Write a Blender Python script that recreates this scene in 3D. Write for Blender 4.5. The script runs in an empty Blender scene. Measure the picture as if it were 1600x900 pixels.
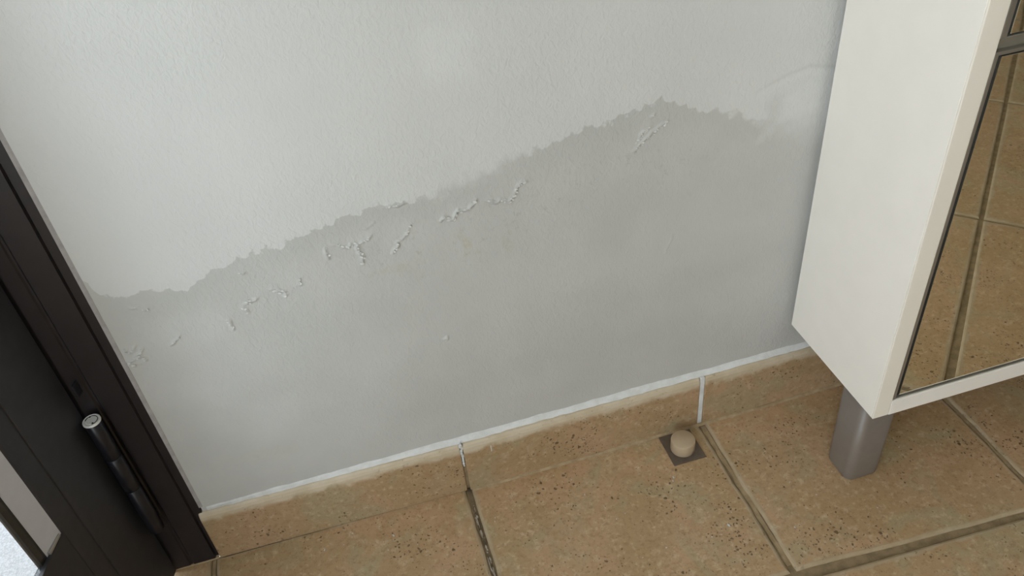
import bpy, bmesh, math, random
import numpy as np
from mathutils import Vector, Matrix

rnd = random.Random(7)
SC = bpy.context.scene
COL = SC.collection

# ------------------------------------------------------------------ camera
cam_d = bpy.data.cameras.new('camera')
cam = bpy.data.objects.new('camera', cam_d)
COL.objects.link(cam)
RT = Vector((0.957894, -0.273715, -0.086714))
DN = Vector((-0.238164, -0.588775, -0.772413))
FW = Vector((0.160366, 0.760542, -0.629173))
M = Matrix((RT, -DN, -FW)).transposed().to_4x4()
M.translation = Vector((-0.06796, -0.83768, 1.06775))
cam.matrix_world = M
cam_d.sensor_width = 36.0
cam_d.lens = 1284.31 / 1600 * 36.0
cam_d.clip_start = 0.02
SC.camera = cam

# ------------------------------------------------------------------ sky, sun, exposure
world = bpy.data.worlds.new('sky')
SC.world = world
world.use_nodes = True
wn = world.node_tree.nodes
bg = wn['Background']
bg.inputs['Color'].default_value = (0.84, 0.93, 1.0, 1)      # bright hazy daylight
bg.inputs['Strength'].default_value = 6.1
sun_d = bpy.data.lights.new('sun', 'SUN')
sun = bpy.data.objects.new('sun', sun_d)
COL.objects.link(sun)
sun_d.energy = 2.0
sun_d.angle = math.radians(0.6)
sun_d.color = (1.0, 0.95, 0.86)
sun.rotation_euler = Vector((-0.55, -0.45, -1.0)).to_track_quat('-Z', 'Y').to_euler()

def portal(name, loc, direction, sx, sy):                     # guides the sky's light through a wall opening
    d = bpy.data.lights.new(name, 'AREA')
    d.shape = 'RECTANGLE'; d.size = sx; d.size_y = sy
    d.cycles.is_portal = True
    o = bpy.data.objects.new(name, d)
    COL.objects.link(o)
    o.location = loc
    o.rotation_euler = Vector(direction).to_track_quat('-Z', 'Z').to_euler()
    return o
WX, WY0, WY1, WZ0, WZ1 = -1.45, -1.85, -0.85, 0.06, 2.30      # the big window in the left wall
VX0, VX1, VZ0, VZ1, RYB = -1.40, -0.60, 0.06, 2.20, -1.95     # added window behind the viewer, for frontal fill light
portal('window_portal', (WX - 0.02, (WY0 + WY1) / 2, (WZ0 + WZ1) / 2), (1, 0, 0), WY1 - WY0, WZ1 - WZ0)
portal('fill_window_portal', ((VX0 + VX1) / 2, RYB - 0.02, (VZ0 + VZ1) / 2), (0, 1, 0), VX1 - VX0, VZ1 - VZ0)
portal('doorway_portal', (-0.91, 0.09, 1.05), (0, -1, 0), 0.9, 2.1)

SC.view_settings.view_transform = 'Standard'
SC.view_settings.look = 'None'
SC.view_settings.gamma = 1.0
SC.view_settings.use_curve_mapping = False
SC.view_settings.exposure = 0.0

# ------------------------------------------------------------------ helpers
def put(name, bm, m, parent=None, loc=(0, 0, 0), smooth=False, rot=None):
    me = bpy.data.meshes.new(name)
    bmesh.ops.recalc_face_normals(bm, faces=bm.faces)
    bm.to_mesh(me); bm.free()
    return link(name, me, m, parent, loc, smooth, rot)

def link(name, me, m, parent=None, loc=(0, 0, 0), smooth=False, rot=None):
    if m: me.materials.append(m)
    if smooth:
        me.polygons.foreach_set('use_smooth', [True] * len(me.polygons))
    o = bpy.data.objects.new(name, me)
    COL.objects.link(o)
    o.location = loc
    if rot: o.rotation_euler = rot
    if parent: o.parent = parent
    return o

def empty(name, loc=(0, 0, 0), rotz=0.0):
    o = bpy.data.objects.new(name, None)
    COL.objects.link(o)
    o.empty_display_size = 0.05
    o.location = loc; o.rotation_euler = (0, 0, rotz)
    return o

def tag(o, label, cat=None, group=None, kind=None):
    o['label'] = label
    if cat: o['category'] = cat
    if group: o['group'] = group
    if kind: o['kind'] = kind
    return o

def box_bm(x0, x1, y0, y1, z0, z1, bevel=0.0, seg=2, bm=None):
    b = bmesh.new()
    r = bmesh.ops.create_cube(b, size=1)
    for v in b.verts:
        v.co = Vector(((x0 + x1) / 2 + v.co.x * (x1 - x0), (y0 + y1) / 2 + v.co.y * (y1 - y0), (z0 + z1) / 2 + v.co.z * (z1 - z0)))
    if bevel:
        bmesh.ops.bevel(b, geom=list(b.edges), offset=bevel, segments=seg, affect='EDGES', profile=0.5)
    if bm is None: return b
    me = bpy.data.meshes.new('tmp'); b.to_mesh(me); b.free(); bm.from_mesh(me); bpy.data.meshes.remove(me)
    return bm

def prism_bm(pts, z0, z1, bm=None):                           # polygon in xy run up along z
    bm = bm or bmesh.new()
    lo = [bm.verts.new((x, y, z0)) for x, y in pts]
    hi = [bm.verts.new((x, y, z1)) for x, y in pts]
    n = len(pts)
    bm.faces.new(lo); bm.faces.new(hi)
    for i in range(n):
        bm.faces.new((lo[i], lo[(i + 1) % n], hi[(i + 1) % n], hi[i]))
    return bm

def lathe_bm(prof, n=40, c=(0, 0), bm=None):                  # (radius, z) pairs
    bm = bm or bmesh.new()
    rings = []
    for r, z in prof:
        if r < 1e-6:
            rings.append([bm.verts.new((c[0], c[1], z))])
        else:
            rings.append([bm.verts.new((c[0] + r * math.cos(2 * math.pi * k / n), c[1] + r * math.sin(2 * math.pi * k / n), z)) for k in range(n)])
    for a, b in zip(rings, rings[1:]):
        for k in range(n):
            k2 = (k + 1) % n
            if len(a) == 1 and len(b) == 1: continue
            if len(a) == 1: bm.faces.new((a[0], b[k], b[k2]))
            elif len(b) == 1: bm.faces.new((a[k], a[k2], b[0]))
            else: bm.faces.new((a[k], a[k2], b[k2], b[k]))
    return bm

# value noise on numpy arrays
_tab = np.random.RandomState(3).rand(512, 512)
def vnoise(x, y, s):
    x = np.asarray(x) * s + 171.3; y = np.asarray(y) * s + 93.7
    xi = np.floor(x).astype(int); yi = np.floor(y).astype(int)
    fx = x - xi; fy = y - yi
    fx = fx * fx * (3 - 2 * fx); fy = fy * fy * (3 - 2 * fy)
    g = lambda a, b: _tab[a % 512, b % 512]
    return (g(xi, yi) * (1 - fx) + g(xi + 1, yi) * fx) * (1 - fy) + (g(xi, yi + 1) * (1 - fx) + g(xi + 1, yi + 1) * fx) * fy
def fbm(x, y, s, o=3):
    t = 0; a = 0.5
    for k in range(o):
        t = t + a * (vnoise(x, y, s * 2 ** k) - 0.5) * 2; a *= 0.5
    return t

# ------------------------------------------------------------------ materials
class NT:
    def __init__(s, name):
        s.m = bpy.data.materials.new(name); s.m.use_nodes = True
        s.t = s.m.node_tree; s.n = s.t.nodes; s.l = s.t.links
        s.b = s.n['Principled BSDF']
    def new(s, t, **kw):
        n = s.n.new(t)
        for k, v in kw.items(): setattr(n, k, v)
        return n
    def put(s, sock, v):
        if isinstance(v, bpy.types.NodeSocket): s.l.new(v, sock)
        elif v is not None:
            if sock.type == 'RGBA' and len(v) == 3: v = (*v, 1)
            sock.default_value = v
    def noise(s, vec, scale, detail=3, rough=0.55, dist=0.0):
        n = s.new('ShaderNodeTexNoise'); s.put(n.inputs['Vector'], vec)
        n.inputs['Scale'].default_value = scale; n.inputs['Detail'].default_value = detail
        n.inputs['Roughness'].default_value = rough; n.inputs['Distortion'].default_value = dist
        return n.outputs['Fac']
    def voro(s, vec, scale, out='Distance'):
        n = s.new('ShaderNodeTexVoronoi'); s.put(n.inputs['Vector'], vec); n.inputs['Scale'].default_value = scale
        return n.outputs[out]
    def rng(s, v, a, b, c=0.0, d=1.0, smooth=True):
        n = s.new('ShaderNodeMapRange'); n.interpolation_type = 'SMOOTHSTEP' if smooth else 'LINEAR'
        s.put(n.inputs[0], v)
        for i, q in zip((1, 2, 3, 4), (a, b, c, d)): s.put(n.inputs[i], q)
        return n.outputs[0]
    def math(s, op, a, b=None, c=None):
        n = s.new('ShaderNodeMath', operation=op)
        for i, q in enumerate((a, b, c)):
            if q is not None: s.put(n.inputs[i], q)
        return n.outputs[0]
    def mix(s, f, a, b, mode='MIX'):
        n = s.new('ShaderNodeMix', data_type='RGBA', blend_type=mode)
        s.put(n.inputs[0], f); s.put(n.inputs[6], a); s.put(n.inputs[7], b)
        return n.outputs[2]
    def attr(s, name):
        return s.new('ShaderNodeAttribute', attribute_name=name).outputs['Fac']
    def bump(s, h, dist, strength=1.0, normal=None):
        n = s.new('ShaderNodeBump'); s.put(n.inputs['Height'], h)
        n.inputs['Distance'].default_value = dist; n.inputs['Strength'].default_value = strength
        if normal: s.put(n.inputs['Normal'], normal)
        return n.outputs[0]
    def coords(s, stretch=(1, 1, 1), rot=(0, 0, 0), own=False):
        v = s.new('ShaderNodeTexCoord').outputs['Object']
        if own:
            r = s.new('ShaderNodeObjectInfo').outputs['Random']
            c = s.new('ShaderNodeCombineXYZ')
            s.put(c.inputs[0], s.math('MULTIPLY', r, 37.0)); s.put(c.inputs[1], s.math('MULTIPLY', r, 91.0)); s.put(c.inputs[2], s.math('MULTIPLY', r, 13.0))
            a = s.new('ShaderNodeVectorMath', operation='ADD'); s.put(a.inputs[0], v); s.put(a.inputs[1], c.outputs[0]); v = a.outputs[0]
        if stretch != (1, 1, 1) or rot != (0, 0, 0):
            m = s.new('ShaderNodeMapping'); s.put(m.inputs['Vector'], v); m.inputs['Scale'].default_value = stretch; m.inputs['Rotation'].default_value = rot; v = m.outputs[0]
        return v
    def done(s, color=None, rough=None, metal=None, normal=None, spec=None):
        s.put(s.b.inputs['Base Color'], color); s.put(s.b.inputs['Roughness'], rough); s.put(s.b.inputs['Metallic'], metal)
        s.put(s.b.inputs['Specular IOR Level'], spec)
        if normal: s.put(s.b.inputs['Normal'], normal)
        return s.m

def simple(name, color, rough=0.5, metal=0.0, var=0.06, scale=40, bump=0.0, bscale=300, spec=None):
    t = NT(name); v = t.coords()
    n = t.noise(v, scale, 4)
    c = t.mix(t.rng(n, 0.3, 0.7), [q * (1 - var) for q in color], [min(1, q * (1 + var)) for q in color])
    nr = t.bump(t.noise(v, bscale, 3), bump) if bump else None
    return t.done(c, rough, metal, nr, spec)

def mat_tile(name, gain=1.0, pale_a=(0.38, 0.30, 0.19), pale_b=(0.46, 0.375, 0.26), pale_k=0.75, rim_lo=0.46, rim_hi=0.62):
    t = NT(name); v = t.coords(own=True)
    big = t.noise(v, 7, 4, 0.6, 0.6)
    mid = t.noise(v, 26, 5, 0.65, 0.4)
    c = t.mix(t.rng(big, 0.36, 0.66), (0.335, 0.226, 0.121), (0.390, 0.257, 0.152))
    c = t.mix(t.rng(t.noise(t.coords((1, 1, 1), (0.4, 0.2, 1.1), own=True), 9, 4, 0.6, 0.8), 0.48, 0.66, 0, 0.8), c, (0.315, 0.262, 0.155))
    c = t.mix(t.rng(mid, 0.50, 0.72, 0, 0.55), c, (0.30, 0.192, 0.098))
    c = t.mix(t.rng(t.noise(v, 80, 5, 0.75), 0.50, 0.70, 0, 0.75), c, (0.47, 0.36, 0.235))
    c = t.mix(t.rng(t.noise(v, 170, 4, 0.75), 0.50, 0.66, 0, 0.55), c, (0.228, 0.136, 0.064))
    # hairline cracks and crazing
    crack = t.rng(t.math('ABSOLUTE', t.math('SUBTRACT', t.noise(v, 13, 6, 0.7, 0.3), 0.5)), 0.0, 0.006, 1, 0)
    crack = t.math('MULTIPLY', crack, t.rng(t.noise(v, 8, 2), 0.50, 0.62))
    c = t.mix(t.math('MULTIPLY', crack, 0.35), c, (0.190, 0.112, 0.052))
    # clustered travertine-like pits
    clu = t.rng(t.noise(v, 11, 3, 0.6), 0.42, 0.66)
    w = t.new('ShaderNodeVectorMath', operation='ADD')
    wn_ = t.new('ShaderNodeTexNoise'); t.put(wn_.inputs['Vector'], v); wn_.inputs['Scale'].default_value = 150
    sc_ = t.new('ShaderNodeVectorMath', operation='SCALE'); t.put(sc_.inputs[0], wn_.outputs['Color']); sc_.inputs['Scale'].default_value = 0.007
    t.put(w.inputs[0], v); t.put(w.inputs[1], sc_.outputs[0])
    def pits(scale, keep, rad):
        d = t.voro(w.outputs[0], scale)
        rr = t.new('ShaderNodeSeparateColor'); t.put(rr.inputs[0], t.voro(w.outputs[0], scale, 'Color'))
        size = t.math('MULTIPLY', t.rng(rr.outputs[0], keep, 1.0, rad * 0.45, rad, False), t.math('MULTIPLY_ADD', clu, 0.65, 0.35))
        p = t.rng(t.math('SUBTRACT', d, size), -0.07, 0.03, 1, 0)
        return t.math('MULTIPLY', p, t.rng(t.math('MULTIPLY_ADD', clu, 0.22, rr.outputs[0]), keep + 0.17, keep + 0.20))
    pit = t.math('MAXIMUM', pits(105, 0.70, 0.34), t.math('MULTIPLY', pits(210, 0.50, 0.42), 0.85))
    # pale chips
    d2 = t.voro(w.outputs[0], 75)
    r2 = t.new('ShaderNodeSeparateColor'); t.put(r2.inputs[0], t.voro(w.outputs[0], 75, 'Color'))
    chip = t.math('MULTIPLY', t.rng(d2, 0.12, 0.24, 1, 0), t.rng(r2.outputs[1], 0.84, 0.88))
    c = t.mix(t.math('MULTIPLY', chip, 0.35), c, (0.532, 0.420, 0.278))
    c = t.mix(t.math('MULTIPLY', pit, 0.85), c, (0.088, 0.053, 0.024))
    # worn rim: paler glaze, no pits
    e = t.math('ADD', t.attr('edge'), t.math('MULTIPLY', t.math('SUBTRACT', t.noise(v, 40, 4), 0.5), 0.8))
    rim = t.rng(e, rim_lo, rim_hi)
    pale = t.mix(t.rng(t.noise(v, 25, 3), 0.35, 0.65), pale_a, pale_b)
    c = t.mix(1.0, c, (gain, gain, gain), 'MULTIPLY')
    c = t.mix(t.math('MULTIPLY', rim, pale_k), c, pale)
    h = t.math('SUBTRACT', t.math('MULTIPLY', t.noise(v, 120, 4, 0.65), 0.5), t.math('MULTIPLY', pit, 1.2))
    nr = t.bump(h, 0.0010, 0.8)
    return t.done(c, t.rng(mid, 0.3, 0.7, 0.36, 0.52), None, nr, 0.4)

def mat_grout(name, a, b, white=0.0):
    t = NT(name); v = t.coords()
    c = t.mix(t.rng(t.noise(v, 60, 4), 0.35, 0.65), a, b)
    if white:
        c = t.mix(t.rng(t.noise(v, 130, 3), 0.66, 0.70, 0, white), c, (0.6, 0.56, 0.5))
    return t.done(c, 0.9, None, t.bump(t.noise(v, 500, 3), 0.0006))

def mat_wall():
    t = NT('painted_plaster'); v = t.coords()
    damp = t.attr('damp'); soft = t.attr('soft'); tone = t.attr('tone'); yel = t.attr('yellow')
    # dry paint and damp paint
    dry = t.mix(t.rng(t.noise(v, 5, 3), 0.35, 0.65), (0.555, 0.556, 0.540), (0.575, 0.574, 0.558))
    wet = t.mix(t.rng(t.noise(v, 7, 4, 0.6), 0.35, 0.65), (0.450, 0.447, 0.425), (0.482, 0.477, 0.457))
    n1 = t.math('MULTIPLY', t.math('SUBTRACT', t.voro(v, 75), 0.42), 0.015)        # scalloped tide mark
    n2 = t.math('MULTIPLY', t.math('SUBTRACT', t.noise(v, 240, 4, 0.65), 0.5), 0.010)
    e = t.math('DIVIDE', t.math('ADD', damp, t.math('ADD', n1, n2)), soft)
    f = t.rng(e, -0.5, 0.5)
    c = t.mix(f, dry, wet)
    # the tide line itself is darkest, drying paler below it
    band = t.math('MULTIPLY', f, t.rng(t.math('ADD', damp, t.math('MULTIPLY', t.noise(v, 30, 4), 0.03)), 0.015, 0.06, 1, 0))
    c = t.mix(t.math('MULTIPLY', band, t.math('MULTIPLY', t.attr('tide'), 0.5)), c, (0.405, 0.407, 0.382))
    c = t.mix(t.rng(tone, 0.0, 1.0, 0, 0.5, False), c, (0.63, 0.635, 0.62))
    c = t.mix(t.rng(tone, 0.0, -1.0, 0, 0.5, False), c, (0.37, 0.365, 0.335))
    c = t.mix(t.math('MULTIPLY', yel, t.rng(t.noise(v, 90, 4), 0.40, 0.62, 0.1, 0.55)), c, (0.40, 0.355, 0.24))
    # mildew freckles along the damp zone
    fr = t.math('MULTIPLY', t.rng(t.noise(v, 85, 4, 0.65), 0.56, 0.68), t.attr('mildew'))
    c = t.mix(t.math('MULTIPLY', fr, 0.35), c, (0.31, 0.295, 0.25))
    # rolled and brushed paint relief
    r1 = t.noise(t.coords((1.0, 1.0, 0.62), (0, 0.35, 0)), 190, 2, 0.5, 0.9)
    r2 = t.noise(t.coords((1.0, 1.0, 0.5), (0, -0.6, 0)), 95, 3, 0.55, 1.2)
    r3 = t.noise(v, 12, 3)
    rel = t.math('ADD', t.math('MULTIPLY', r1, t.rng(t.noise(v, 4, 2), 0.35, 0.65, 0.45, 1.0)), t.math('ADD', t.math('MULTIPLY', r2, 0.4), t.math('MULTIPLY', r3, 1.2)))
    nr = t.bump(rel, 0.0016, 0.55)
    return t.done(c, t.rng(f, 0, 1, 0.50, 0.55), None, nr, 0.35)

def mat_glass():
    t = NT('door_glass')
    t.n.remove(t.b)
    tr = t.new('ShaderNodeBsdfTransparent'); tr.inputs[0].default_value = (0.975, 0.985, 0.985, 1)
    gl = t.new('ShaderNodeBsdfGlossy'); gl.inputs['Roughness'].default_value = 0.02
    ge = t.new('ShaderNodeNewGeometry')                       # Schlick reflectance, same from both faces of the pane
    dt = t.new('ShaderNodeVectorMath', operation='DOT_PRODUCT')
    t.l.new(ge.outputs['Normal'], dt.inputs[0]); t.l.new(ge.outputs['Incoming'], dt.inputs[1])
    fr = t.math('MULTIPLY_ADD', t.math('POWER', t.math('SUBTRACT', 1.0, t.math('ABSOLUTE', dt.outputs['Value'])), 5.0), 0.95, 0.04)
    mx = t.new('ShaderNodeMixShader')
    t.l.new(fr, mx.inputs[0]); t.l.new(tr.outputs[0], mx.inputs[1]); t.l.new(gl.outputs[0], mx.inputs[2])
    t.l.new(mx.outputs[0], t.n['Material Output'].inputs[0])
    return t.m

M_TILE = mat_tile('travertine_look_tile', 1.26)
M_SKIRT = mat_tile('skirting_tile_glaze', 1.04, (0.50, 0.42, 0.30), (0.58, 0.50, 0.38), 0.85, 0.42, 0.80)
M_GROUT = mat_grout('floor_grout', (0.30, 0.22, 0.125), (0.21, 0.15, 0.082))
M_DARKJ = mat_grout('dirty_open_joint', (0.20, 0.145, 0.085), (0.11, 0.078, 0.045), 0.5)
M_GROUT2 = mat_grout('sandy_grout', (0.40, 0.30, 0.18), (0.30, 0.215, 0.12))
M_WHITE_CAULK = mat_grout('white_paint_caulk', (0.68, 0.68, 0.67), (0.60, 0.60, 0.58))
M_CRUMB = mat_grout('grout_crumb', (0.50, 0.45, 0.38), (0.28, 0.22, 0.155))
M_WALL = mat_wall()
M_PAINT = simple('ceiling_paint', (0.82, 0.76, 0.65), 0.7, bump=0.0004)
M_FLAKE = simple('paint_flake', (0.57, 0.565, 0.54), 0.6, bump=0.0002)
M_FRAME = simple('dark_brown_aluminium', (0.016, 0.0125, 0.0135), 0.34, 0.0, 0.1, 60, 0.00008, 900, 0.35)
M_LEAF = simple('dark_grey_brown_aluminium', (0.030, 0.029, 0.0335), 0.42, 0.0, 0.1, 60, 0.00008, 900, 0.35)
M_HINGE = simple('black_hinge_metal', (0.010, 0.010, 0.014), 0.32, 0.0, 0.1, 60, spec=0.4)
M_SILVER = simple('bare_metal_cap', (0.82, 0.82, 0.80), 0.40, 0.15, 0.1, 900)
M_RUBBER_SHADE = simple('black_rubber_gap_shade', (0.012, 0.012, 0.012), 0.6)
M_SEAL = simple('grey_sealant', (0.34, 0.32, 0.315), 0.6, 0.0, 0.12, 60)
M_BEAD = simple('wall_reflection_grey', (0.55, 0.55, 0.585), 0.45, 0.0, 0.03)  # grey carries the pale wall's reflection as the bead's own colour
M_GLASS = mat_glass()
M_WHITE = simple('white_melamine', (0.87, 0.83, 0.77), 0.42, 0.0, 0.012, 20, 0.00004, 500, 0.4)
M_BAND = simple('cream_edge_band', (0.84, 0.79, 0.70), 0.45, 0.0, 0.01, 20)
M_ALU = simple('satin_aluminium', (0.42, 0.41, 0.385), 0.38, 0.85, 0.04)
M_CHANNEL = simple('olive_grey_channel', (0.22, 0.20, 0.155), 0.5, 0.2)
M_MIRROR = NT('bronze_tinted_mirror').done((0.95, 0.94, 0.86), 0.015, 1.0)
M_LEG = simple('taupe_leg_lacquer', (0.185, 0.155, 0.132), 0.38, 0.0, 0.03, 80, 0.00003, 900, 0.5)
M_PLATE = simple('brown_steel_plate', (0.135, 0.105, 0.082), 0.40, 0.25, 0.12, 90)
M_STOP = simple('taupe_rubber', (0.44, 0.335, 0.225), 0.55, 0.0, 0.03)
M_TERRACE = NT('terrace_concrete')
_v = M_TERRACE.coords()
M_TERRACE = M_TERRACE.done(M_TERRACE.mix(M_TERRACE.rng(M_TERRACE.noise(_v, 350, 4), 0.35, 0.65), (0.165, 0.165, 0.17), (0.24, 0.24, 0.245)), 0.85)
M_SILL = simple('limestone_sill', (0.62, 0.57, 0.47), 0.6, 0.0, 0.08, 50)
M_WOOD = simple('back_board', (0.7, 0.69, 0.65), 0.6)

# ------------------------------------------------------------------ back wall: fine grid where the damp shows
X0, X1, Z0, Z1 = -0.383, 0.640, 0.095, 0.900
NXW, NZW = 640, 505
BD = np.array([(-0.42, 0.565), (-0.3793, 0.5345), (-0.3731, 0.5186), (-0.3699, 0.5052), (-0.361, 0.5005), (-0.3441, 0.4981), (-0.3186, 0.4988), (-0.3, 0.4959), (-0.2801, 0.4898), (-0.2716, 0.4978), (-0.2481, 0.5022), (-0.2308, 0.5104), (-0.2024, 0.5191), (-0.1904, 0.5222), (-0.1717, 0.5224), (-0.164, 0.5146), (-0.1562, 0.5245), (-0.14, 0.5292), (-0.1206, 0.5312), (-0.1044, 0.5359), (-0.0652, 0.5416), (-0.034, 0.5442), (-0.0035, 0.5415), (0.0158, 0.5401), (0.0439, 0.5436), (0.0928, 0.5536), (0.1261, 0.5675), (0.1505, 0.5721), (0.175, 0.5776), (0.2078, 0.5854), (0.2404, 0.5865), (0.2651, 0.5911), (0.2898, 0.6), (0.3188, 0.602), (0.3486, 0.5894), (0.3662, 0.5795), (0.4017, 0.5662), (0.4293, 0.5538), (0.4528, 0.5421), (0.4966, 0.52), (0.5647, 0.5041), (0.6654, 0.4856)])
RIDGES = [  # (points in wall x,z ; radius ; height)
 ([(-0.1122, 0.5053), (-0.1144, 0.4993), (-0.1107, 0.4885)], 1.0), ([(-0.102, 0.5062), (-0.0887, 0.4996), (-0.0769, 0.5), (-0.0636, 0.5039), (-0.0581, 0.5081)], 1.1),
 ([(-0.076, 0.4969), (-0.0747, 0.4878), (-0.071, 0.4789), (-0.0753, 0.4693)], 1.2), ([(-0.0622, 0.5186), (-0.0503, 0.5238)], 0.6),
 ([(-0.0339, 0.476), (-0.0258, 0.4903), (-0.0156, 0.4981), (-0.008, 0.5103)], 0.9),
 ([(0.0291, 0.5068), (0.0319, 0.5098), (0.0456, 0.5032), (0.0511, 0.514), (0.0648, 0.5141), (0.0749, 0.5236)], 1.3),
 ([(0.0884, 0.521), (0.1023, 0.5136), (0.1051, 0.5166), (0.116, 0.5109), (0.124, 0.5163), (0.1274, 0.5275), (0.1345, 0.534), (0.1419, 0.534)], 1.2),
 ([(-0.0343, 0.5424), (-0.0105, 0.5416)], 0.8), ([(0.2811, 0.5424), (0.2963, 0.555), (0.3147, 0.5667), (0.3273, 0.5735)], 0.9),
 ([(0.287, 0.5536), (0.2928, 0.5647), (0.3053, 0.5724)], 0.8), ([(0.3051, 0.5829), (0.3092, 0.5854)], 0.8), ([(0.3288, 0.369), (0.3402, 0.3953)], 0.4),
 ([(-0.3735, 0.4265), (-0.3696, 0.4208), (-0.3611, 0.4275)], 1.2), ([(-0.3548, 0.4222), (-0.3643, 0.4125), (-0.3775, 0.4074), (-0.3716, 0.3987)], 1.4),
 ([(-0.3602, 0.4154), (-0.3586, 0.4051)], 1.0), ([(-0.3454, 0.4848), (-0.3301, 0.4789)], 0.9), ([(-0.3099, 0.4271), (-0.3246, 0.4172)], 0.8),
 ([(-0.2234, 0.454), (-0.209, 0.4556)], 1.1), ([(-0.2232, 0.4385), (-0.2281, 0.4483)], 1.0), ([(-0.2492, 0.4344), (-0.2471, 0.4178)], 1.2),
 ([(-0.186, 0.4636), (-0.1738, 0.4568)], 1.0), ([(-0.175, 0.4521), (-0.174, 0.4497)], 1.0), ([(-0.1529, 0.4715), (-0.153, 0.4615)], 0.9),
 ([(-0.2165, 0.4985), (-0.2129, 0.4955)], 0.8), ([(0.0065, 0.3146), (0.0123, 0.3174)], 0.8)]

gx = np.linspace(X0, X1, NXW); gz = np.linspace(Z0, Z1, NZW)
GX, GZ = np.meshgrid(gx, gz)
H = np.zeros_like(GX)
wxn = GX + 0.0035 * fbm(GX, GZ, 160, 3); wzn = GZ + 0.0035 * fbm(GX + 3, GZ + 5, 160, 3)
for pts, hgt in RIDGES:
    P = np.array(pts); m = 0.02
    sel = (GX > P[:, 0].min() - m) & (GX < P[:, 0].max() + m) & (GZ > P[:, 1].min() - m) & (GZ < P[:, 1].max() + m)
    x = wxn[sel]; z = wzn[sel]; best = np.full(x.shape, 9.0); side = np.zeros(x.shape)
    for a, b in zip(P, P[1:]):
        d = b - a; L = d @ d
        t = np.clip(((x - a[0]) * d[0] + (z - a[1]) * d[1]) / L, 0, 1)
        dx = x - a[0] - t * d[0]; dz = z - a[1] - t * d[1]; q = np.hypot(dx, dz)
        k = q < best; best[k] = q[k]; side[k] = dz[k]
    n = 0.35 + 1.1 * np.clip(vnoise(x, z, 260), 0, 1)
    lift = np.exp(-(best / 0.0016) ** 2) + 0.22 * np.exp(-(best / 0.0075) ** 2) * (side > 0)
    H[sel] = np.maximum(H[sel], 0.0022 * hgt * n * lift)
# gently blistered skin through the damp band, brushwork hollows above
bz = np.interp(GX, BD[:, 0], BD[:, 1])
sd = bz - GZ
blister = np.exp(-((sd - 0.05) / 0.05) ** 2)
H += 0.0007 * blister * np.clip(fbm(GX, GZ, 55, 3), 0, 1)
H += 0.0012 * fbm(GX, GZ, 6, 2)
edge_fade = np.clip(np.minimum.reduce([GX - X0 + 0.0, X1 - GX, GZ - Z0, Z1 - GZ]) / 0.02, 0, 1)
edge_fade[:, :] = np.where(GX - X0 < 0.02, np.clip(np.minimum.reduce([X1 - GX, GZ - Z0, Z1 - GZ]) / 0.02, 0, 1), edge_fade)
H *= edge_fade
soft = np.interp(gx, [-0.40, -0.36, 0.0, 0.02, 0.06, 0.12, 0.16, 0.28, 0.33, 0.40, 0.45, 0.5, 0.6], [0.006, 0.0022, 0.0022, 0.012, 0.03, 0.02, 0.004, 0.0025, 0.004, 0.006, 0.014, 0.07, 0.10])
tide = np.interp(gx, [-0.40, -0.30, 0.0, 0.05, 0.14, 0.2, 0.35, 0.45, 0.55], [0.5, 1.0, 1.0, 0.3, 0.3, 0.8, 0.9, 0.4, 0.0])
SOFT = np.broadcast_to(soft, GX.shape); TIDE = np.broadcast_to(tide, GX.shape)
def blob(x, z, sx, sz, a):
    w = 0.012
    xx = GX + w * fbm(GX, GZ, 40, 3); zz = GZ + w * fbm(GX + 7, GZ, 40, 3)
    return a * np.exp(-((xx - x) / sx) ** 4 - ((zz - z) / sz) ** 4)
tone = blob(0.065, 0.715, 0.030, 0.034, 1.0) + blob(-0.06, 0.66, 0.10, 0.05, 0.10) + blob(-0.24, 0.255, 0.035, 0.04, 0.32) + blob(-0.30, 0.20, 0.05, 0.06, 0.12)
tone += blob(-0.29, 0.43, 0.05, 0.028, 0.25) + blob(0.50, 0.553, 0.016, 0.018, 0.7) + blob(0.53, 0.56, 0.012, 0.02, 0.6) + blob(0.465, 0.522, 0.010, 0.010, 0.55)
tone += 0.55 * np.exp(-((GZ - np.interp(GX, [0.40, 0.461, 0.4865, 0.5165, 0.56], [0.56, 0.585, 0.5938, 0.5985, 0.588])) / 0.005) ** 2) * np.clip((GX - 0.44) / 0.04, 0, 1)
tone -= blob(0.475, 0.557, 0.012, 0.022, 0.4) + 0.5 * np.exp(-((GZ - np.interp(GX, [0.40, 0.461, 0.4865, 0.5165, 0.56], [0.57, 0.592, 0.601, 0.6065, 0.596])) / 0.003) ** 2) * np.clip((GX - 0.43) / 0.04, 0, 1)
tone += 0.10 * fbm(GX, GZ, 14, 3)
tone -= 0.35 * np.clip((0.150 - GZ) / 0.05, 0, 1) * np.clip(vnoise(GX, GZ, 45), 0, 1) * (GX < -0.2)
tone += 0.16 * np.clip(fbm(GX * 0.35, GZ, 90, 2), 0, 1) * np.clip((sd + 0.10) / 0.04, 0, 1) * (sd < 0) * np.clip((GX + 0.05) / 0.05, 0, 1)
yel = blob(0.053, 0.458, 0.006, 0.016, 1) + blob(0.064, 0.447, 0.012, 0.005, 1) + blob(0.111, 0.4485, 0.008, 0.02, 0.6) + blob(-0.044, 0.4478, 0.03, 0.006, 0.45) + blob(-0.27, 0.19, 0.05, 0.012, 0.3)
mil = np.exp(-((sd - 0.075) / 0.04) ** 2) * np.clip((GX + 0.12) / 0.08, 0, 1) * np.clip((0.42 - GX) / 0.1, 0, 1)

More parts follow.
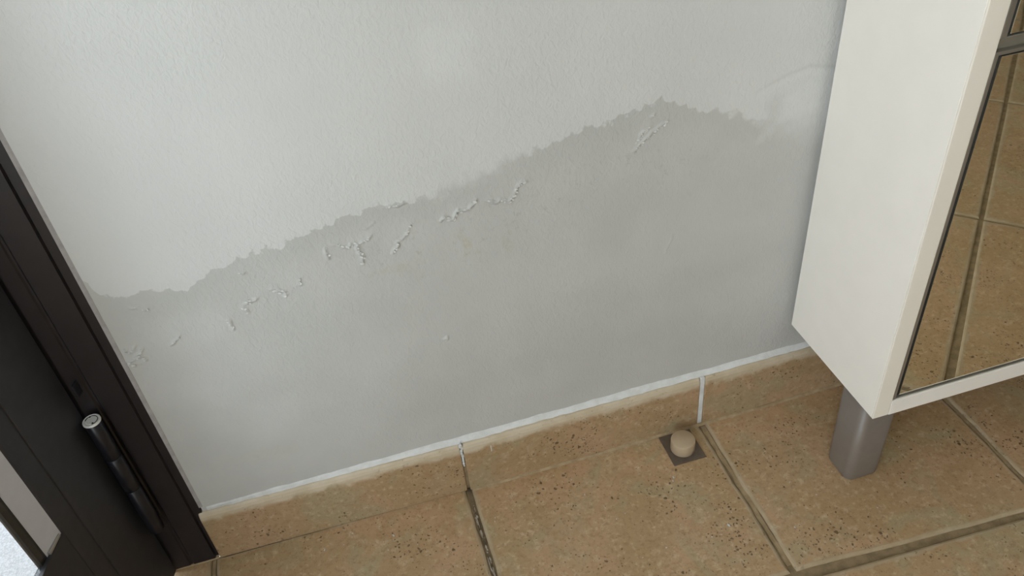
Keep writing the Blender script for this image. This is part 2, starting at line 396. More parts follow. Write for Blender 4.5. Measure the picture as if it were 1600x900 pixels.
verts = np.stack([GX.ravel(), -H.ravel(), GZ.ravel()], 1)
idx = np.arange(NXW * NZW).reshape(NZW, NXW)
quads = np.stack([idx[:-1, :-1].ravel(), idx[:-1, 1:].ravel(), idx[1:, 1:].ravel(), idx[1:, :-1].ravel()], 1)
RX1, CZ = 3.6, 2.6
DX0, DZ1 = -1.40, 2.15
extra = []
def xq(x0, x1, z0, z1): extra.append([(x0, 0, z0), (x1, 0, z0), (x1, 0, z1), (x0, 0, z1)])
xq(X0, X1, -0.05, Z0); xq(X0, X1, Z1, CZ); xq(X1, RX1, -0.05, CZ); xq(WX, DX0, -0.05, CZ); xq(DX0, X0, DZ1, CZ)
extra.append([(X0, 0.12, -0.05), (X0, 0, -0.05), (X0, 0, DZ1), (X0, 0.12, DZ1)])      # plaster reveal at the doorway
nv = len(verts)
allv = np.concatenate([verts, np.array(extra, float).reshape(-1, 3)])
allq = np.concatenate([quads, nv + np.arange(len(extra) * 4).reshape(-1, 4)])
me = bpy.data.meshes.new('wall_back')
me.vertices.add(len(allv)); me.vertices.foreach_set('co', allv.ravel())
me.loops.add(allq.size); me.loops.foreach_set('vertex_index', allq.ravel())
me.polygons.add(len(allq)); me.polygons.foreach_set('loop_start', np.arange(0, allq.size, 4))
me.update(calc_edges=True); me.validate()
def wattr(name, grid, rest):
    a = me.attributes.new(name, 'FLOAT', 'POINT')
    a.data.foreach_set('value', np.concatenate([np.asarray(grid, float).ravel(), np.asarray(rest, float)]))
xz = np.array(extra, float).reshape(-1, 3)
wattr('damp', sd, np.interp(xz[:, 0], BD[:, 0], BD[:, 1]) - xz[:, 2])
wattr('soft', SOFT, np.full(len(xz), 0.05)); wattr('tide', TIDE, np.zeros(len(xz)))
wattr('tone', tone, np.zeros(len(xz))); wattr('yellow', yel, np.zeros(len(xz))); wattr('mildew', mil, np.zeros(len(xz)))
wall = link('wall_back', me, M_WALL, smooth=True)
tag(wall, 'pale grey painted plaster wall with a damp tide mark and peeling paint', 'wall', kind='structure')

# lifted paint flakes along the ridges
bm = bmesh.new()
for pts, hgt in RIDGES:
    if hgt < 0.75: continue
    for (ax, az), (bx, bz_) in zip(pts, pts[1:]):
        L = math.hypot(bx - ax, bz_ - az)
        for k in range(max(1, int(L / 0.0022))):
            t = rnd.random()
            cx = ax + t * (bx - ax) + rnd.gauss(0, 0.0011); cz = az + t * (bz_ - az) + rnd.gauss(0, 0.0011)
            if cx < -0.381: continue
            r = rnd.uniform(0.0009, 0.0023) * (0.6 + 0.4 * hgt); n = rnd.randint(5, 7)
            a0 = rnd.random() * 6.28; tilt = rnd.uniform(0.15, 0.7); ta = rnd.uniform(-1.9, 0.4)
            lo = []; hi = []
            for i in range(n):
                a = a0 + i * 6.283 / n; q = r * rnd.uniform(0.6, 1.2)
                dx, dz = q * math.cos(a), q * 0.7 * math.sin(a)
                up = (dx * math.cos(ta) + dz * math.sin(ta)) * tilt + 0.0014 * hgt
                lo.append(bm.verts.new((cx + dx, -up, cz + dz))); hi.append(bm.verts.new((cx + dx, -up - 0.0003, cz + dz)))
            bm.faces.new(lo); bm.faces.new(hi)
            for i in range(n): bm.faces.new((lo[i], lo[(i + 1) % n], hi[(i + 1) % n], hi[i]))
fl = put('peeling_paint', bm, M_FLAKE, wall); fl['kind'] = 'stuff'; fl['label'] = 'curled flakes of peeling paint'

# ------------------------------------------------------------------ rest of the room shell
def quad_bm(*qs):
    b = bmesh.new()
    for q in qs: b.faces.new([b.verts.new(p) for p in q])
    return b
wl = put('wall_left', quad_bm(
    [(WX, RYB, -0.05), (WX, WY0, -0.05), (WX, WY0, CZ), (WX, RYB, CZ)], [(WX, WY1, -0.05), (WX, 0, -0.05), (WX, 0, CZ), (WX, WY1, CZ)],
    [(WX, WY0, -0.05), (WX, WY1, -0.05), (WX, WY1, WZ0), (WX, WY0, WZ0)], [(WX, WY0, WZ1), (WX, WY1, WZ1), (WX, WY1, CZ), (WX, WY0, CZ)]), M_PAINT)
tag(wl, 'pale wall holding the large window, left of the doorway', 'wall', kind='structure')
tag(put('wall_right', quad_bm([(RX1, RYB, -0.05), (RX1, 0, -0.05), (RX1, 0, CZ), (RX1, RYB, CZ)]), M_PAINT), 'plain pale wall beyond the cabinet', 'wall', kind='structure')
tag(put('wall_front', quad_bm(
    [(WX, RYB, -0.05), (VX0, RYB, -0.05), (VX0, RYB, CZ), (WX, RYB, CZ)], [(VX1, RYB, -0.05), (RX1, RYB, -0.05), (RX1, RYB, CZ), (VX1, RYB, CZ)],
    [(VX0, RYB, -0.05), (VX1, RYB, -0.05), (VX1, RYB, VZ0), (VX0, RYB, VZ0)], [(VX0, RYB, VZ1), (VX1, RYB, VZ1), (VX1, RYB, CZ), (VX0, RYB, CZ)]), M_PAINT), 'plain pale wall behind the viewer', 'wall', kind='structure')
tag(put('ceiling', quad_bm([(WX, RYB, CZ), (RX1, RYB, CZ), (RX1, 0, CZ), (WX, 0, CZ)]), M_PAINT), 'plain white ceiling', 'ceiling', kind='structure')
w1 = bmesh.new()
for (a, b, c, d) in [(WY0, WY0 + .05, WZ0, WZ1), (WY1 - .05, WY1, WZ0, WZ1), (WY0 + .05, WY1 - .05, WZ0, WZ0 + .05), (WY0 + .05, WY1 - .05, WZ1 - .05, WZ1)]:
    box_bm(WX - 0.05, WX + 0.01, a, b, c, d, bm=w1)
tag(put('window_1', w1, M_FRAME), 'dark window frame in the left wall', 'window', kind='structure')

w2 = bmesh.new()  # unseen window, added to let frontal light onto the back wall
for (a, b, c, d) in [(VX0, VX0 + .05, VZ0, VZ1), (VX1 - .05, VX1, VZ0, VZ1), (VX0 + .05, VX1 - .05, VZ0, VZ0 + .05), (VX0 + .05, VX1 - .05, VZ1 - .05, VZ1)]:
    box_bm(a, b, RYB - 0.05, RYB + 0.01, c, d, bm=w2)
tag(put('fill_window', w2, M_FRAME), 'added fill light window frame in the wall behind the viewer', 'window', kind='structure')

# ------------------------------------------------------------------ floor: grout bed with tiles as children
floor = put('floor', quad_bm([(WX, RYB, -0.0042), (RX1, RYB, -0.0042), (RX1, 0.0, -0.0042), (WX, 0.0, -0.0042)]), M_GROUT)
tag(floor, 'tan travertine look tiled floor with recessed grout joints', 'floor', kind='structure')

def offset_poly(poly, d):
    n = len(poly); out = []
    area = sum(poly[i][0] * poly[(i + 1) % n][1] - poly[(i + 1) % n][0] * poly[i][1] for i in range(n))
    sg = 1 if area > 0 else -1
    L = []
    for i in range(n):
        a = Vector(poly[i]); b = Vector(poly[(i + 1) % n]); e = (b - a).normalized(); nr = Vector((-e.y, e.x)) * sg
        L.append((a + nr * d, e))
    for i in range(n):
        (p, e), (q, f) = L[i - 1], L[i]
        cr = e.x * f.y - e.y * f.x
        t = ((q - p).x * f.y - (q - p).y * f.x) / cr
        out.append(tuple(p + e * t))
    return out

def clip(poly, fn):
    out = []
    for i in range(len(poly)):
        a, b = poly[i], poly[(i + 1) % len(poly)]; fa, fb = fn(a), fn(b)
        if fa >= 0: out.append(a)
        if (fa >= 0) != (fb >= 0):
            t = fa / (fa - fb); out.append((a[0] + t * (b[0] - a[0]), a[1] + t * (b[1] - a[1])))
    o2 = []
    for p in out:
        if not o2 or math.hypot(p[0] - o2[-1][0], p[1] - o2[-1][1]) > 0.030: o2.append(p)
    if len(o2) > 1 and math.hypot(o2[0][0] - o2[-1][0], o2[0][1] - o2[-1][1]) < 0.030: o2.pop()
    return o2

def round_poly(poly, r):
    out = []
    n = len(poly)
    for i in range(n):
        p = Vector(poly[i]); a = (Vector(poly[i - 1]) - p).normalized(); b = (Vector(poly[(i + 1) % n]) - p).normalized()
        for t in (0.0, 0.5, 1.0):
            q = (p + a * r) * (1 - t) ** 2 + p * 2 * t * (1 - t) + (p + b * r) * t * t
            out.append(tuple(q))
    return out

def tile_mesh(poly, subdiv=18, dz=0.0, jit=0.0007, rim=0.011):
    c = Vector((sum(p[0] for p in poly) / len(poly), sum(p[1] for p in poly) / len(poly)))
    poly = [(p[0] - c.x, p[1] - c.y) for p in poly]
    rings = [(0.0, -0.007, 1.0), (0.0, -0.0026, 1.0), (0.0014, -0.0009, 1.0), (0.0040, 0.0, 0.72), (rim, 0.0, 0.0)]
    bm = bmesh.new(); lay = bm.verts.layers.float.new('edge')
    n = len(poly); rr = []
    jn = [[rnd.gauss(0, jit) for _ in range(subdiv)] for _ in range(n)]
    for j in jn:                                              # smooth the wobble a little
        s = j[:]
        for k in range(subdiv): j[k] = (s[k - 1] + s[k] + s[(k + 1) % subdiv]) / 1.8
        j[0] = 0
    for off, z, e in rings:
        q = offset_poly(poly, off) if off else poly
        ring = []
        for i in range(n):
            a = Vector(q[i]); b = Vector(q[(i + 1) % n]); d = (b - a).normalized(); nr = Vector((-d.y, d.x))
            for k in range(subdiv):
                p = a.lerp(b, k / subdiv) + nr * jn[i][k] * (1 if off < 0.006 else 0.4)
                v = bm.verts.new((p.x, p.y, z + dz)); v[lay] = e; ring.append(v)
        rr.append(ring)
    for a, b in zip(rr, rr[1:]):
        for k in range(len(a)):
            bm.faces.new((a[k], a[(k + 1) % len(a)], b[(k + 1) % len(a)], b[k]))
    vc = bm.verts.new((0, 0, dz)); vc[lay] = 0.0
    for k in range(len(rr[-1])): bm.faces.new((rr[-1][k], rr[-1][(k + 1) % len(rr[-1])], vc))
    return bm, c

def floor_tile(poly, subdiv=18, dz=0.0, jit=0.0007, rim=0.011):
    bm, c = tile_mesh(poly, subdiv, dz, jit, rim)
    bmesh.ops.recalc_face_normals(bm, faces=bm.faces)
    if sum(f.normal.z for f in bm.faces) < 0: bmesh.ops.reverse_faces(bm, faces=bm.faces)
    me = bpy.data.meshes.new('floor_tile'); bm.to_mesh(me); bm.free()
    o = link('floor_tile', me, M_TILE, floor, (c.x, c.y, 0), smooth=False)
    return o

def yb(x):                                                    # front edge of the border course
    return -0.302 - 0.060 * min(max(x - 0.4, 0), 0.42)
# border course along the wall, 0.4 m pieces; joints as wide as they are in the photograph
cuts = [(-1.445, -1.204), (-1.196, -0.804), (-0.796, -0.4045), (-0.3965, -0.0045), (0.0045, 0.3965), (0.4065, 0.7965), (0.8050, 1.196), (1.204, 1.596), (1.604, 1.996), (2.004, 2.396), (2.404, 2.796), (2.804, 3.196), (3.204, 3.595)]
for x0, x1 in cuts:
    ytop = -0.0015 if -0.6 < x1 < -0.3 or x0 < -0.4 else -0.0030
    floor_tile([(x0, yb(x0)), (x1, yb(x1)), (x1, ytop), (x0, ytop)], dz=rnd.uniform(-0.0003, 0.0003))
# diagonal field beyond it
P0 = Vector((0.798, -0.334)); A = Vector((0.4, -0.4)); B = Vector((-0.4, -0.4))
for i in range(-9, 10):
    for j in range(-9, 10):
        p = P0 + A * i + B * j
        poly = [tuple(p), tuple(p + B), tuple(p + A + B), tuple(p + A)]
        poly = offset_poly(poly, 0.0045)
        poly = clip(poly, lambda q: (yb(q[0]) - 0.0030) - q[1])
        if len(poly) >= 3: poly = clip(poly, lambda q: q[0] - (WX + 0.005))
        if len(poly) >= 3: poly = clip(poly, lambda q: (RX1 - 0.005) - q[0])
        if len(poly) >= 3: poly = clip(poly, lambda q: q[1] - (RYB + 0.005))
        if len(poly) < 3: continue
        ar = abs(sum(poly[k][0] * poly[(k + 1) % len(poly)][1] - poly[(k + 1) % len(poly)][0] * poly[k][1] for k in range(len(poly)))) / 2
        if ar < 0.004: continue
        floor_tile(poly, 8, rnd.uniform(-0.0004, 0.0004), 0.0004, 0.019)

# sandy grout fill in the two wide joints, broken grout in the left one
def strip_bm(pts, w, z, top=0.0006, jit=0.0008):
    bm = bmesh.new(); rows = []
    for k, (x, y) in enumerate(pts):
        a = rnd.gauss(0, jit); b = rnd.gauss(0, jit)
        rows.append([bm.verts.new((x - w / 2 + a, y, z - 0.003)), bm.verts.new((x - w / 2 * 0.8 + a, y, z + rnd.uniform(0, top))), bm.verts.new((x + w / 2 * 0.8 + b, y, z + rnd.uniform(0, top))), bm.verts.new((x + w / 2 + b, y, z - 0.003))])
    for r, s in zip(rows, rows[1:]):
        for i in range(3): bm.faces.new((r[i], r[i + 1], s[i + 1], s[i]))
    return bm
for xj, w in ((0.4022, 0.0075), (0.8010, 0.0065), (-0.4005, 0.006)):
    put('grout_joint', strip_bm([(xj, -0.004 - k * 0.0125) for k in range(24)], w, -0.0030), M_GROUT2, floor)
bm = bmesh.new()
for k in range(34):                                           # crumbled pale grout left in the dark joint
    y = rnd.uniform(-0.27, -0.045); x = 0.0005 + rnd.gauss(-0.0008, 0.0011); l = rnd.choice((0.002, 0.004, 0.008, 0.013)) * rnd.uniform(0.7, 1.2); w = rnd.uniform(0.0006, 0.0020)
    n = 6; lo = []; hi = []
    for i in range(n):
        a = i * 6.283 / n; q = rnd.uniform(0.7, 1.15)
        lo.append(bm.verts.new((x + w * q * math.cos(a), y + l * q * math.sin(a), -0.0046)))
        hi.append(bm.verts.new((x + w * 0.7 * q * math.cos(a), y + l * 0.8 * q * math.sin(a), -0.0022 + rnd.uniform(-0.0008, 0.0010))))
    bm.faces.new(hi)
    for i in range(n): bm.faces.new((lo[i], lo[(i + 1) % n], hi[(i + 1) % n], hi[i]))
put('grout_joint', strip_bm([(0.0, -0.004 - k * 0.0125) for k in range(24)], 0.0085, -0.0040, 0.0004), M_DARKJ, floor)
o = put('grout_crumb', bm, M_CRUMB, floor); o['kind'] = 'stuff'; o['label'] = 'pale crumbled grout in a dark joint'

# ------------------------------------------------------------------ skirting of the same tile
base = empty('baseboard_back', (0, 0, 0))
tag(base, 'row of tan tile skirting pieces under the damp wall', 'baseboard', kind='structure')
SH = 0.107
PROF = [(0.0015, 0.0), (-0.0115, 0.0), (-0.0120, 0.0010), (-0.0120, 0.060), (-0.0120, 0.080), (-0.0120, 0.092), (-0.0116, 0.0985), (-0.0100, 0.1035), (-0.0075, 0.1062), (-0.004, SH), (0.0015, SH)]
def skirting_tile(x0, x1, yl=0.0, yr=0.0):
    cx = (x0 + x1) / 2; n = 22
    bm = bmesh.new(); lay = bm.verts.layers.float.new('edge'); rows = []
    xs = [x0, x0 + 0.0006, x0 + 0.002] + [x0 + (x1 - x0) * k / n for k in range(1, n)] + [x1 - 0.002, x1 - 0.0006, x1]
    for k, x in enumerate(xs):
        inn = {0: 0.0014, 1: 0.0004, len(xs) - 1: 0.0014, len(xs) - 2: 0.0004}.get(k, 0.0)
        t = (x - x0) / (x1 - x0); yo = yl * (1 - t) + yr * t
        row = []
        for (y, z) in PROF:
            yy = y + yo + (inn if y < -0.003 else 0); zz = z - (inn if z > 0.09 else 0)
            v = bm.verts.new((x - cx, yy, zz))
            v[lay] = min(1.0, max(0.0, (z - 0.072) / 0.030))
            row.append(v)
        rows.append(row)
    m = len(PROF)
    for a, b in zip(rows, rows[1:]):
        for i in range(m - 1): bm.faces.new((a[i], a[i + 1], b[i + 1], b[i]))
    bm.faces.new(rows[0]); bm.faces.new(rows[-1][::-1])
    return put('skirting_tile', bm, M_SKIRT, base, (cx, 0, 0.0006))
skirting_tile(-0.3905, -0.0022, 0.0065, 0.0)
skirting_tile(0.0026, 0.3945, -0.0012, 0.0)
for k in range(1, 9):
    skirting_tile(0.4 * k + 0.0030, min(0.4 * k + 0.3968, RX1 - 0.002))

# white caulk and paint line on top of the skirting, and joints between its pieces
def caulk(x0, x1, yo0, yo1):
    bm = bmesh.new(); rows = []; n = int((x1 - x0) / 0.004)
    for k in range(n + 1):
        t = k / n; x = x0 + (x1 - x0) * t; yo = yo0 * (1 - t) + yo1 * t
        a = float(fbm(x, 0.3, 60, 3)) * 0.0030; b = float(fbm(x, 4.3, 45, 3)) * 0.0022; c = float(fbm(x, 8.1, 200, 2)) * 0.0008
        rows.append([bm.verts.new((x, -0.0062 + yo + a * 0.6, 0.1072)), bm.verts.new((x, -0.0050 + yo * 0.8 + a * 0.5 + c, 0.1086 + c)), bm.verts.new((x, -0.0034 + yo * 0.4 + c * 1.5, 0.1110 + c)), bm.verts.new((x, -0.0019 + c, 0.1140 + b)), bm.verts.new((x, 0.001, 0.1165 + b))])
    for r, s in zip(rows, rows[1:]):
        for i in range(4): bm.faces.new((r[i], r[i + 1], s[i + 1], s[i]))
    return put('caulk_line', bm, M_WHITE_CAULK, base, smooth=True)
caulk(-0.376, 0.0, 0.006, 0.0); caulk(0.0, RX1, 0, 0)
put('grout_joint', box_bm(0.3948, 0.4026, -0.0112, 0.001, 0.001, 0.1078, 0.001), M_WHITE_CAULK, base)
put('grout_joint', box_bm(-0.0024, 0.0028, -0.0080, 0.001, 0.001, 0.070), M_GROUT, base)
bm = bmesh.new()
for k in range(9):
    z = 0.060 + k * 0.0058; r = 0.0026 * (0.7 + 0.1 * k / 2) * rnd.uniform(0.8, 1.2)
    bmesh.ops.create_icosphere(bm, subdivisions=2, radius=r, matrix=Matrix.Translation((0.0002 + rnd.gauss(0, 0.0008), -0.0100 - rnd.uniform(0, 0.0012), z)) @ Matrix.Diagonal((1, 0.8, 1.6, 1)))
put('joint_filler', bm, M_WHITE_CAULK, base, smooth=True)['label'] = 'white lumpy filler in a skirting joint'
for k in range(2, 9): put('grout_joint', box_bm(0.4 * k - 0.003, 0.4 * k + 0.003, -0.0105, 0.001, 0.001, 0.106), M_GROUT2, base)
bm = bmesh.new(); rows = []
for k in range(130):                                          # thin pale grout line where skirting meets floor
    x = 0.006 + k * 0.0125; a = float(fbm(x, 2.2, 40, 3)) * 0.0012
    rows.append([bm.verts.new((x, -0.0118, 0.0030 + a)), bm.verts.new((x, -0.0138 + a, 0.0022)), bm.verts.new((x, -0.0165 + a, 0.0002))])
for r, s in zip(rows, rows[1:]):
    for i in range(2): bm.faces.new((r[i], r[i + 1], s[i + 1], s[i]))
put('grout_line', bm, M_GROUT2, base)
put('paint_chip', box_bm(0.0445, 0.0463, -0.0132, -0.0118, 0.078, 0.092, 0.0004), M_FLAKE, base)['label'] = 'small upright white paint chip'

# ------------------------------------------------------------------ door frame, leaf, hinge
frame = empty('trim_1', (0, 0, 0))
tag(frame, 'dark brown aluminium door frame against the wall', 'door frame', kind='structure')
JAMB = [(-0.3845, 0.085), (-0.3845, -0.0012), (-0.3955, -0.0012), (-0.3970, -0.0060), (-0.4280, -0.0060), (-0.4300, -0.0045), (-0.4325, -0.0045), (-0.4345, -0.0060), (-0.4610, -0.0060), (-0.4625, -0.0045), (-0.4625, 0.052), (-0.478, 0.052), (-0.478, 0.085)]
put('jamb', prism_bm(JAMB, 0.0035, 2.10), M_FRAME, frame)
put('jamb', prism_bm([(-1.783 - x, y) for x, y in JAMB][::-1], 0.0035, 2.10), M_FRAME, frame)
put('head_piece', box_bm(DX0 - 0.002, -0.384, -0.006, 0.085, 2.10, 2.155), M_FRAME, frame)
put('sealant_bead', prism_bm([(-0.3850, -0.0014), (-0.3850, 0.0006), (-0.3795, 0.0006), (-0.3800, -0.0003), (-0.3825, -0.0013)], 0.118, 2.10), M_SEAL, frame)
put('seal_strip', box_bm(-0.4605, -0.392, -0.0066, -0.0020, 0.0005, 0.0040, 0.0008), M_GROUT2, frame)
sill = put('trim_2', box_bm(DX0, -0.3845, 0.0012, 0.030, -0.03, 0.002, 0.001), M_SILL)
tag(sill, 'pale stone door sill outside the dark door', 'sill', kind='structure')
terr = put('terrace', box_bm(-8, 6, 0.0315, 9, -0.10, -0.004), M_TERRACE)
tag(terr, 'sunlit pale grey terrace seen through the door glass', 'terrace', kind='structure')

HX, HY = -0.452, -0.012
PHI = math.radians(75)
# leaf coordinates: x = along the leaf from the hinge, y = into the thickness away from the viewer, z = up
leaf = empty('door_1', (HX, HY, 0), math.pi + PHI)
tag(leaf, 'dark brown glazed aluminium door leaf standing open', 'door', kind='structure')
W, LH, TH = 0.83, 2.06, 0.045
S0, ZB = 0.125, 0.2885
def lf(y0, y1): return -y1, -y0                              # thickness axis points to local -y
def leaf_prism(pts, z0, z1): return prism_bm([(s, -t) for s, t in pts], z0, z1)
put('stile', leaf_prism([(0.0, 0.0015), (0.0015, 0), (0.0915, 0), (0.0925, 0.0016), (0.0945, 0.0016), (0.0955, 0.0003), (S0 - 0.002, 0.0003), (S0, 0.002), (S0, TH), (0, TH)], 0.012, LH), M_LEAF, leaf)
put('stile', leaf_prism([(W - S0, 0.0), (W, 0), (W, TH), (W - S0, TH)], 0.012, LH), M_LEAF, leaf)
rb = bmesh.new()                                              # lower rail, its weather side sloped to shed rain
rp = [(-0.0004, 0.012), (-0.0004, ZB), (-0.0100, ZB), (-TH, ZB - 0.055), (-TH, 0.012)]
ra = [rb.verts.new((S0, y, z)) for y, z in rp]; rc = [rb.verts.new((W - S0, y, z)) for y, z in rp]
rb.faces.new(ra); rb.faces.new(rc)
for k in range(5): rb.faces.new((ra[k], ra[(k + 1) % 5], rc[(k + 1) % 5], rc[k]))
put('rail', rb, M_LEAF, leaf)
put('rail', box_bm(S0, W - S0, -TH, -0.0004, LH - 0.10, LH, 0.001), M_LEAF, leaf)
put('glazing_bead', leaf_prism([(S0, 0.0022), (0.157, 0.0050), (0.157, 0.0105), (S0, 0.0105)], ZB, LH - 0.10), M_BEAD, leaf)
put('glazing_bead', leaf_prism([(W - 0.157, 0.0050), (W - S0, 0.0022), (W - S0, 0.0105), (W - 0.157, 0.0105)], ZB, LH - 0.10), M_BEAD, leaf)
put('gasket', leaf_prism([(0.157, 0.0048), (0.1680, 0.0055), (0.1698, 0.0078), (0.1698, 0.0105), (0.157, 0.0105)], ZB, LH - 0.10), M_RUBBER_SHADE, leaf)
put('gasket', leaf_prism([(W - 0.169, 0.0078), (W - 0.157, 0.0048), (W - 0.157, 0.0105), (W - 0.169, 0.0105)], ZB, LH - 0.10), M_RUBBER_SHADE, leaf)
put('glazing_bead', box_bm(0.128, 0.154, -0.0065, -0.001, ZB, ZB + 0.0045, 0.0008), M_ALU, leaf)['label'] = 'bright metal lower bead end'
put('glass_pane', box_bm(0.160, W - 0.160, -0.0085, -0.0050, ZB + 0.0005, LH - 0.10), M_GLASS, leaf)
put('handle', box_bm(W - 0.075, W - 0.045, 0.001, 0.05, 1.00, 1.12, 0.008), M_HINGE, leaf)

hinge = empty('hinge', (0, 0, 0)); hinge.parent = leaf
# barrel axis in leaf coordinates
AX, AY = -0.440, -0.0235
dx, dy = AX - HX, AY - HY
ca, sa = math.cos(-(math.pi + PHI)), math.sin(-(math.pi + PHI))
hx, hy = dx * ca - dy * sa, dx * sa + dy * ca
hinge.location = (hx, hy, 0)
def knuckle(z0, z1, r=0.0100):
    return put('knuckle', lathe_bm([(0, z0), (r - 0.0008, z0), (r, z0 + 0.0008), (r, z1 - 0.0008), (r - 0.0008, z1), (0, z1)], 32), M_HINGE, hinge, smooth=False)
for (a, b) in ((0.2835, 0.3490), (0.2185, 0.2825), (0.125, 0.2175)):
    k = knuckle(a, b)
    for p in k.data.polygons:
        if abs(p.normal.z) < 0.5: p.use_smooth = True
bm = lathe_bm([(0, 0.3518), (0.0066, 0.3518), (0.0070, 0.3513), (0.0074, 0.3508), (0.0079, 0.3514), (0.0098, 0.3518), (0.0108, 0.3512), (0.0110, 0.3490), (0, 0.3490)], 28)
put('hinge_cap', bm, M_SILVER, hinge, smooth=False)['label'] = 'bare silver hinge cap'
bm = bmesh.new()
lathe_bm([(0, 0.3519), (0.0011, 0.3519), (0.0011, 0.3510)], 14, (0.0050, 0.0036), bm)
lathe_bm([(0, 0.3519), (0.0011, 0.3519), (0.0011, 0.3510)], 14, (-0.0050, -0.0036), bm)
put('pin_hole', bm, M_RUBBER_SHADE, hinge)
bm = bmesh.new()                                              # dark C-shaped groove between cap centre and rim
for k in range(20):
    a0 = 0.4 + k * 0.22; a1 = a0 + 0.22
    q = [(0.0072 * math.cos(a0), 0.0072 * math.sin(a0)), (0.0079 * math.cos(a0), 0.0079 * math.sin(a0)), (0.0079 * math.cos(a1), 0.0079 * math.sin(a1)), (0.0072 * math.cos(a1), 0.0072 * math.sin(a1))]
    prism_bm(q, 0.3508, 0.35185, bm)
put('cap_groove', bm, M_RUBBER_SHADE, hinge)
put('hinge_plate', box_bm(-0.0105, 0.0020, 0.001, 0.0032, 0.392, 0.412, 0.0008), M_HINGE, hinge)

# ------------------------------------------------------------------ white cabinet with mirrored doors
CX, CX2, YF, YB, CB, CT = 0.5435, 1.40, -0.2217, -0.0125, 0.1765, 1.20
PT = 0.0245
cab = empty('shoe_cabinet', ((CX + CX2) / 2, (YF + YB) / 2, 0))
tag(cab, 'white mirror fronted shoe cabinet on short taupe legs against the wall', 'cabinet')
def cpart(name, bm, m, parent=cab, smooth=False):
    o = put(name, bm, m, None, smooth=smooth)
    o.parent = parent
    if parent is cab: o.location = -cab.location
    return o
sp = cpart('side_panel', box_bm(CX, CX + PT, YF + 0.0030, YB, CB, CT, 0.0005), M_WHITE)
cpart('edge_band', box_bm(CX - 0.0001, CX + PT, YF, YF + 0.0027, CB, CT, 0.0008), M_BAND, sp)
cpart('side_panel', box_bm(CX2 - PT, CX2, YF, YB, CB, CT, 0.0009), M_WHITE)
cpart('bottom_panel', box_bm(CX + PT + 0.0006, CX2 - PT - 0.0006, YF, YB - 0.006, CB - 0.001, CB + 0.0265, 0.0008), M_WHITE)
cpart('top_panel', box_bm(CX + PT + 0.0006, CX2 - PT - 0.0006, YF, YB, CT - 0.028, CT, 0.0008), M_WHITE)
cpart('back_panel', box_bm(CX + PT + 0.0006, CX2 - PT - 0.0006, YB - 0.006, YB, CB + 0.003, CT - 0.028), M_WOOD)
DXL, DXR = CX + PT + 0.0012, CX2 - PT - 0.0012
ZG0, ZG1 = 0.6985, 0.7120                                     # gap between lower and upper door
cpart('handle_channel', box_bm(DXL, DXR, YF + 0.0075, YF + 0.016, ZG0 - 0.004, ZG1 + 0.006), M_CHANNEL)
def mirror_door(z0, z1, edge, blk):
    yo = YF + 0.0016
    d = cpart('door', box_bm(DXL + 0.002, DXR - 0.002, yo + 0.0052, yo + 0.018, z0 + 0.001, z1 - 0.001), M_RUBBER_SHADE)  # black body colour stands in for the shadowed gap beside the mirror
    for a, b in ((DXL, DXL + edge), (DXR - edge, DXR)):
        cpart('edge_trim', box_bm(a, b, yo - 0.0004, yo + 0.012, z0, z1, 0.0007), M_ALU, d)
    cpart('edge_trim', box_bm(DXL + edge, DXR - edge, yo, yo + 0.012, z1 - 0.0042, z1, 0.0006), M_ALU, d)
    cpart('edge_trim', box_bm(DXL + edge, DXR - edge, yo + 0.0005, yo + 0.012, z0, z0 + 0.0008, 0.0003), M_ALU, d)
    cpart('mirror', box_bm(DXL + edge + blk, DXR - edge - blk, yo + 0.0028, yo + 0.0066, z0 + 0.0018, z1 - 0.0075, 0.0005), M_MIRROR, d)
    return d
mirror_door(CB + 0.0272, ZG0, 0.0046, 0.0072)
mirror_door(ZG1, CT - 0.030, 0.0075, 0.0062)

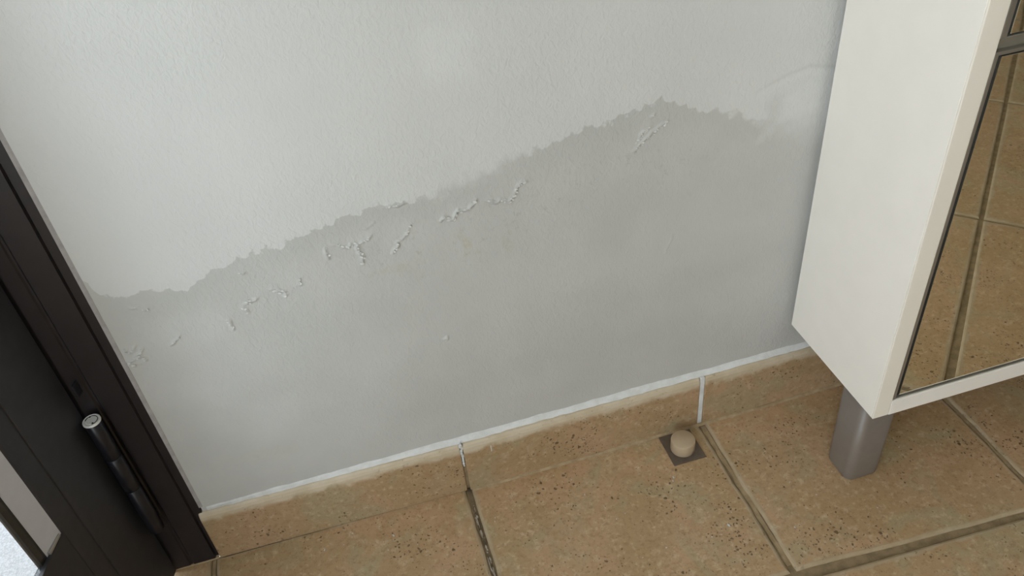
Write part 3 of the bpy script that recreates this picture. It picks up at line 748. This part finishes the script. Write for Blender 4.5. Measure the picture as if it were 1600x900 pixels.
def leg_bm():
    bm = bmesh.new(); rings = []
    for z, h, r in ((0.0, 0.0268, 0.0110), (0.0012, 0.0280, 0.0120), (0.004, 0.0285, 0.0122), (CB - 0.0012, 0.0300, 0.0125)):
        ring = []
        for cxs, cys, a0 in ((1, 1, 0), (-1, 1, 90), (-1, -1, 180), (1, -1, 270)):
            for k in range(9):
                a = math.radians(a0 + k * 90 / 8)
                ring.append(bm.verts.new((cxs * (h - r) + r * math.cos(a), cys * (h - r) + r * math.sin(a), z)))
        rings.append(ring)
    n = len(rings[0])
    for a, b in zip(rings, rings[1:]):
        for k in range(n): bm.faces.new((a[k], a[(k + 1) % n], b[(k + 1) % n], b[k]))
    bm.faces.new(rings[0][::-1]); bm.faces.new(rings[-1])
    return bm
leg0 = None
for lx, ly in ((0.5825, -0.1665), (CX2 - 0.04, -0.1665)):
    if leg0 is None:
        leg0 = put('leg', leg_bm(), M_LEG, cab, smooth=False)
        for p in leg0.data.polygons: p.use_smooth = abs(p.normal.z) < 0.6
        o = leg0
    else:
        o = leg0.copy(); COL.objects.link(o); o.parent = cab
    o.location = (lx - cab.location.x, ly - cab.location.y, 0.0008)

# ------------------------------------------------------------------ doorstop on the floor
stop = empty('doorstop', (0.3500, -0.0475, 0.0003))
tag(stop, 'small round taupe doorstop on a square metal plate beside the skirting', 'doorstop')
put('base_plate', box_bm(-0.0272, 0.0278, -0.0312, 0.0305, 0, 0.0018, 0.0005), M_PLATE, stop)
b = put('bumper', lathe_bm([(0, 0.0019), (0.0192, 0.0019), (0.0197, 0.0025), (0.0197, 0.0220), (0.0192, 0.0234), (0.0183, 0.0240), (0, 0.0242)], 48), M_STOP, stop, (0.0000, -0.0030, 0))
for p in b.data.polygons: p.use_smooth = True

# ------------------------------------------------------------------ white paint crumbs lying on the floor
bm = bmesh.new()
spots = [(0.3125, -0.098, 1.1), (0.309, -0.104, 0.9), (0.352, -0.205, 1.3), (0.17, -0.082, 0.8), (0.20, -0.14, 0.7), (-0.19, -0.030, 0.8), (-0.235, -0.045, 0.9), (-0.13, -0.055, 1.1), (0.32, -0.215, 0.6), (0.47, -0.10, 0.6), (0.44, -0.24, 0.8), (0.50, -0.20, 0.6), (0.57, -0.25, 0.6), (0.08, -0.1, 0.5), (0.25, -0.21, 0.6)]
spots += [(rnd.uniform(-0.36, 0.75), rnd.uniform(-0.29, -0.025), rnd.uniform(0.3, 0.6)) for _ in range(45)]
for x, y, s in spots:
    bmesh.ops.create_icosphere(bm, subdivisions=1, radius=0.0018 * s, matrix=Matrix.Translation((x, y, 0.0006)) @ Matrix.Rotation(rnd.random() * 6, 4, 'Z') @ Matrix.Diagonal((1.4, 0.8, 0.45, 1)))
tag(put('paint_crumbs', bm, M_FLAKE), 'tiny white paint crumbs scattered over the tan floor tiles', 'debris', kind='stuff')
